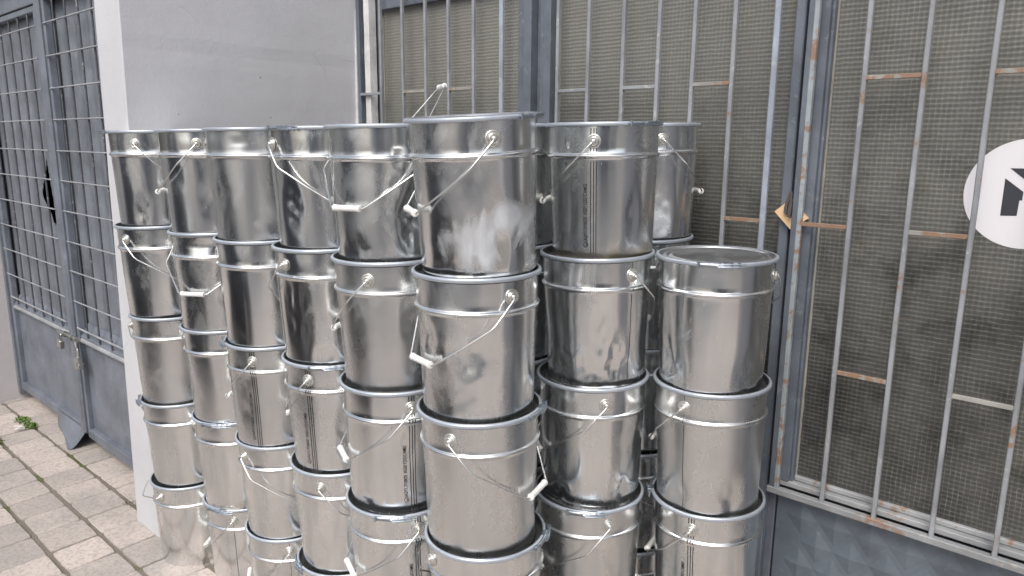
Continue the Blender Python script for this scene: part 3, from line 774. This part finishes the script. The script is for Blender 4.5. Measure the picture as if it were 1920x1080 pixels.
def make_text(phi, fn):
    if 'b' not in _text_cache:
        mb = MB(); vert_label(mb, '1A2/Y1.7/100/25  I/GSI112321CAM02', 0, .055, .150, .0140)
        vert_label(mb, 'un', 0, .0428, .0065, .0085)
        for k in range(24):
            pts = []
            for rr_ in (.0058, .0068):
                for kk in (k, k+1):
                    a = 2*PI*kk/24; z = .046+rr_*math.cos(a); y = -.0040/.145*1.0+rr_*math.sin(a)/.145; r = rad_at(z)+.0009
                    pts.append((r*math.cos(y), r*math.sin(y), z))
            mb.add(pts, [(0, 1, 3, 2)])
        _text_cache['b'] = (mb.v, mb.f)
    v, f = _text_cache['b']; c, s_ = math.cos(phi), math.sin(phi)
    out = []
    for x, y, z in v:
        X, Y = x*c-y*s_, x*s_+y*c; r = fn(rad_at(z), z, math.atan2(Y, X))[0]+.0011; q = r/math.hypot(X, Y); out.append((X*q, Y*q, z))
    mb = MB(); mb.add(out, f); return mb

EARP = [(.0, .0), (.0185, .0), (.0190, .0010), (.0178, .0026), (.0150, .0028), (.0138, .0016), (.0128, .0018), (.0124, .0080), (.0112, .0096), (.0088, .0098), (.0078, .0072), (.0066, .0072), (.0060, .0125), (.0048, .0138), (.0, .0138)]
def pail(name_label, x, y, base, tiltM, va, ear=75, side='R', seam=None, clasp=None, dents=(), mat=None, alpha=45, seed=0, hid=False, k_top=False):
    M = Matrix.Translation((x, y, base)) @ tiltM
    root = empty('steel_pail', M, name_label, 'pail', 'stacked steel pails')
    n = 72 if hid else 120
    b = MB(); b.lathe(PROF, n, dent_fn(dents, va, seed)); b.lathe([(.0, .0032), (.136, .0036), (.1378, .0036)], n)
    b.build('body', mat or M_steel, root)
    L = MB(); L.lathe([(.1505, .3600), (.1480, .3592), (.1455, .3560), (.1440, .3535), (.1395, .3520), (.1360, .3560), (.1310, .3570), (.1270, .3530), (.1225, .3520), (.1180, .3560), (.1120, .3562), (.1060, .3500), (.06, .3495), (.0, .3495)] if k_top else [(.1345, .3446), (.1340, .3438), (.06, .3434), (.0, .3436)], n)
    L.build('lid', M_lid, root)
    g = MB(); g.lathe([(.1488, .3478), (.1515, .3470), (.1530, .3485), (.1515, .3502)], n, closed=True)
    if not k_top: g.lathe([(.1512, .3611), (.1499, .3611), (.1490, .3596), (.1484, .3520), (.1478, .3462), (.1465, .3440), (.1410, .3432), (.1346, .3430)], n); g.build('gasket_and_gap_shade', M_gasket_shade, root)  # black channel paints the dark of the gap under the next pail
    rg = MB(); rg.lathe([(.1500, .3508), (.1530, .3496), (.1564, .3496), (.1580, .3508), (.15865, .3532), (.15865, .3568), (.1576, .3594), (.1550, .3606), (.1512, .3606), (.1495, .3592)], n, closed=True)
    ring = rg.build('clamp_ring', M_ring, root)
    ca = va+math.radians(clasp if clasp is not None else 150+seed*37 % 60)
    c = MB()
    c.lathe([(.1590, .3490), (.1640, .3494), (.1648, .3545), (.1640, .3596), (.1590, .3602)], 16, closed=True, a0=ca-.32, a1=ca+.24)
    c.lathe([(.1646, .3508), (.1690, .3512), (.1694, .3566), (.1646, .3574)], 10, closed=True, a0=ca-.02, a1=ca+.30)
    c.lathe([(.1500, .3610), (.1600, .3612), (.1640, .3604), (.1640, .3597), (.1500, .3606)], 8, closed=True, a0=ca+.05, a1=ca+.22)
    for da, rr_ in ((.31, .0045), (.20, .0038), (.10, .0030), (-.28, .0032)):
        a = ca+da; c.tube([(.1665*math.cos(a), .1665*math.sin(a), .3478), (.1665*math.cos(a), .1665*math.sin(a), .3622)], rr_, 8)
    c.tube([(.170*math.cos(ca+t), .170*math.sin(ca+t), .3590) for t in (.0, .12, .24, .36, .40)], .0018, 6)
    c.tube([(.170*math.cos(ca+t), .170*math.sin(ca+t), .3515) for t in (.0, .12, .24, .36, .40)], .0018, 6)
    c.build('clasp', M_latch, ring, recalc=True)
    phi = va+math.radians(ear)
    ez = H_-.048; er = .1475
    for s_ in (0, PI):
        E = MB(); E.lathe(EARP, 20)
        Rm = Matrix.Rotation(phi+s_, 4, 'Z') @ Matrix.Translation((er, 0, ez)) @ Matrix.Rotation(PI/2, 4, 'Y')
        E.xf(Rm).build('ear', M_ear, root, recalc=True)
    h = phi+(-PI/2 if side in 'LB' else PI/2) if side != 'X' else phi-PI/2
    al = math.radians(alpha)
    e = Vector((math.cos(phi), math.sin(phi), 0)); hv = Vector((math.cos(h), math.sin(h), 0)); dn = hv*math.sin(al)+Vector((0, 0, -math.cos(al)))
    C = Vector((0, 0, ez))
    def bp(p, q): return C+e*p+dn*q
    rs = random.Random(seed*3+1); jb = rs.uniform(-.006, .006)
    pts = [bp(.1545, 0), bp(.1600, .001), bp(.1630, .008), bp(.1645, .050), bp(.1640, .086+jb), bp(.1600, .100+jb), bp(.108, .164), bp(.056, .223), bp(.046, .2265), bp(.0, .2265),
           bp(-.046, .2265), bp(-.056, .223), bp(-.108, .164), bp(-.1600, .100-jb), bp(-.1640, .086-jb), bp(-.1645, .050), bp(-.1630, .008), bp(-.1600, .001), bp(-.1545, 0)]
    w = MB(); w.tube(pts, .0023, 8); bail = w.build('bail', M_wire, root)
    gr = MB(); gr.tube([bp(p, .2265) for p in (-.045, -.043, -.040, -.036, 0, .036, .040, .043, .045)], [.0075, .0092, .0092, .0080, .0078, .0080, .0092, .0092, .0075], 14); gr.build('grip', M_grip, bail)
    if seam:
        s = MB()
        for off in ((-.0075, 0, .0068) if seam == 'tri' else (0.0,)):
            wd = .0011 if seam == 'tri' else .0007; a = phi+off/.145
            fn = dent_fn(dents, va, seed)
            zs = [.010+(.262-.010)*i/24 for i in range(25)]; vs = []
            for z in zs:
                r = fn(rad_at(z), z, a)[0]+.0007
                for sg in (-1, 1): vs.append((r*math.cos(a+sg*wd/.145), r*math.sin(a+sg*wd/.145), z))
            s.add(vs, [(2*i, 2*i+1, 2*i+3, 2*i+2) for i in range(24)])
            vs = []
            for z in (.287, .30, .32, .345):
                r = fn(rad_at(z), z, a)[0]+.0007
                for sg in (-1, 1): vs.append((r*math.cos(a+sg*wd/.145), r*math.sin(a+sg*wd/.145), z))
            s.add(vs, [(2*i, 2*i+1, 2*i+3, 2*i+2) for i in range(3)])
            vs = []
            for z in (.2672, .2697, .2710, .2732, .2758, .2782, .2800, .2812, .286):
                r = rad_at(z)+.0006
                for sg in (-1, 1): vs.append((r*math.cos(a+sg*wd/.145), r*math.sin(a+sg*wd/.145), z))
            s.add(vs, [(2*i, 2*i+1, 2*i+3, 2*i+2) for i in range(7)])
        s.build('seam_line', M_black, root)
        if seam == 'tri': make_text(phi-.0175/.145, dent_fn(dents, va, seed)).build('printed_code', M_black, root)
    return root

POS = {'A': [(-1.351, 2.798), (-1.3506, 2.800), (-1.3309, 2.802), (-1.319, 2.804), (-1.3114, 2.806)],
 'B': [(-1.0654, 2.583), (-1.0551, 2.596), (-1.0456, 2.609), (-1.0345, 2.622), (-1.0257, 2.635)],
 'C': [(-.8198, 2.380), (-.8139, 2.391), (-.8072, 2.402), (-.7946, 2.413), (-.787, 2.424)],
 'D': [(-.562, 2.201), (-.5623, 2.205), (-.5522, 2.209), (-.5443, 2.213), (-.541, 2.217)],
 'E': [(-.3365, 1.987), (-.3285, 1.979), (-.3193, 1.971), (-.3095, 1.963), (-.301, 1.955)],
 'F': [(-.090, 1.757), (-.0813, 1.754), (-.0718, 1.753), (-.0581, 1.752), (-.049, 1.751)],
 'G': [(.2513, 2.022), (.2431, 2.007), (.2376, 1.992), (.2361, 1.977), (.230, 1.962)],
 'H': [None, (.5499, 1.924), (.5624, 1.931), (.5735, 1.938), (.587, 1.945)],
 'I': [(.430, 2.330), (.425, 2.326), (.431, 2.335), (.424, 2.330), (.428, 2.332)],
 'J': [(-.012, 2.209), (-.006, 2.212), (-.010, 2.208), (-.004, 2.212), (-.008, 2.210)],
 'K': [(-.365, 2.500), (-.330, 2.497), (-.334, 2.502), (-.330, 2.500), (-.333, 2.500)]}
EAR = {'A0': (-24, 'R'), 'A1': (-54, 'R'), 'A2': (-93, 'L'), 'A4': (-55, 'L'), 'B0': (-10, 'L'), 'B1': (-125, 'R'), 'B3': (-96, 'L'), 'B4': (-21, 'L'), 'C2': (-27, 'L'), 'C3': (-60, 'R'), 'C4': (-4, 'L'),
 'D0': (-66, 'R'), 'D1': (-54, 'L'), 'D2': (-32, 'L'), 'D3': (-26, 'R'), 'E0': (-130, 'R'), 'E1': (-23, 'L'), 'E2': (15, 'L'), 'E3': (17, 'L'), 'F0': (17, 'L'), 'F1': (33, 'L'), 'F2': (-28, 'R'), 'F3': (-64, 'L'),
 'G0': (-9, 'L'), 'G1': (39, 'R'), 'G2': (15, 'L'), 'G3': (23, 'L'), 'H1': (-100, 'L'), 'H2': (-26, 'L'), 'H3': (-14, 'L'), 'I0': (16, 'R'), 'I2': (50, 'R'), 'I3': (-30, 'R'), 'K0': (10, 'R')}
CLASP = {'A0': -88, 'D0': -44, 'F0': 57, 'G0': 41, 'H1': 2, 'D2': -10, 'A3': -89, 'B3': -30, 'C2': -87, 'F2': 66, 'F3': 68, 'G3': -3, 'E3': -9, 'B4': -41, 'D4': -76, 'H3': -92, 'J0': 62}
SEAM = {'E2': 'tri', 'G0': 'tri', 'E3': 'tri', 'D2': 'tri', 'C2': 'tri', 'H3': 'tri', 'B4': 'one', 'C4': 'one', 'G1': 'one', 'H2': 'one', 'D0': 'one'}
DENT = {'C0': [(36, .045, .022, .030, .014), (-20, .315, .02, .006, .003)], 'B1': [(-20, .315, .03, .015, .007), (15, .30, .025, .012, .004)],
 'E0': [(28, .12, .028, .055, .017), (5, .19, .02, .05, .005), (12, .275, .012, .012, .008), (35, .31, .02, .018, .006)], 'D0': [(25, .03, .02, .025, .008)],
 'F1': [(-58, .205, .026, .030, .010), (-10, .20, .03, .06, .003)], 'F0': [(-20, .10, .05, .05, .004), (15, .05, .04, .05, .003)],
 'G1': [(8, .040, .028, .030, .006), (34, .045, .026, .034, .006), (-12, .06, .02, .03, .005), (5, .16, .014, .06, .006), (25, .10, .02, .04, .006), (-40, .05, .03, .03, .006), (18, .06, .012, .045, .005)],
 'G2': [(-45, .03, .03, .03, .008), (40, .05, .03, .04, .006)], 'H1': [(-45, .06, .03, .04, .005), (42, .04, .03, .05, .005)], 'E1': [(38, .03, .028, .025, .009)],
 'A4': [(50, .18, .02, .02, .008)], 'C1': [(50, .15, .02, .05, .006)], 'D1': [(-30, .17, .02, .07, .003)], 'C3': [(55, .06, .03, .03, .006)], 'E2': [(-45, .03, .03, .02, .005)], 'H2': [(-35, .05, .02, .03, .006)]}
STN = {'A': 'leftmost stack, in front of the pale pier', 'B': 'second stack from the left', 'C': 'third stack from the left', 'D': 'fourth stack from the left', 'E': 'fifth stack from the left',
 'F': 'frontmost stack in the middle', 'G': 'stack just right of the frontmost one', 'H': 'short stack beside the barred door', 'I': 'rear stack above the short one',
 'J': 'rear stack behind the frontmost one', 'K': 'rear stack behind the fifth from left'}
LEV = ['top', 'second from top', 'third from top', 'fourth from top', 'bottom']
LOOK = {'A0': 'plain pail', 'A4': 'pail with raised handle', 'B1': 'dented pail', 'C0': 'pail with dented lower edge', 'E0': 'deeply dented pail', 'F0': 'tilted smeared pail', 'F1': 'pail dented at left', 'F2': 'pail with grip at right',
 'G0': 'code-printed pail with yellow stain', 'G1': 'crumpled pail', 'H1': 'pail with visible lid', 'E2': 'pail with black lines', 'E3': 'black-lined pail', 'C2': 'black-lined pail', 'D2': 'black-lined pail', 'H3': 'black-lined pail', 'K0': 'pail with raised bail'}
order = 'ABCDEFGHIJK'
for si, nme in enumerate(order):
    for k in range(5):
        pos = POS[nme][k]
        if pos is None: continue
        x, y = pos; key = nme+str(k); va = math.atan2(-y, -x)
        base = (5-k)*SP-H_+ground(x, y)+(H_-SP if False else .0)
        # axis follows the leaning stack
        rs = random.Random(si*11+k)
        tilt = Matrix.Rotation(math.atan(GX)*-1+rs.uniform(-.004, .004), 4, 'Y') @ Matrix.Rotation(math.atan(GY)+rs.uniform(-.004, .004), 4, 'X')
        if key == 'F0':
            tilt = Matrix.Rotation(math.radians(-3.1), 4, 'Y') @ Matrix.Rotation(math.radians(3.3), 4, 'X'); x += .012; base += .016
        lv = LEV[k] if nme != 'H' else LEV[k-1] if k < 4 else 'bottom'
        lab = LOOK.get(key, 'steel pail')+', '+lv+' of the '+STN[nme]
        ear, side = EAR.get(key, (75, 'R'))
        al = 45
        if key == 'A4': al = 84
        if key == 'K0': al = 143
        mat = M_smear if key == 'F0' else M_rusty if key in ('G0', 'B3') else (M_steel2 if rs.random() < .3 else M_steel)
        pail(lab, x, y, base, tilt, va, ear, side, SEAM.get(key), CLASP.get(key), DENT.get(key, ()), mat, al, si*5+k+1, nme in 'IJK', k == (1 if nme == 'H' else 0))
bpy.context.view_layer.update()
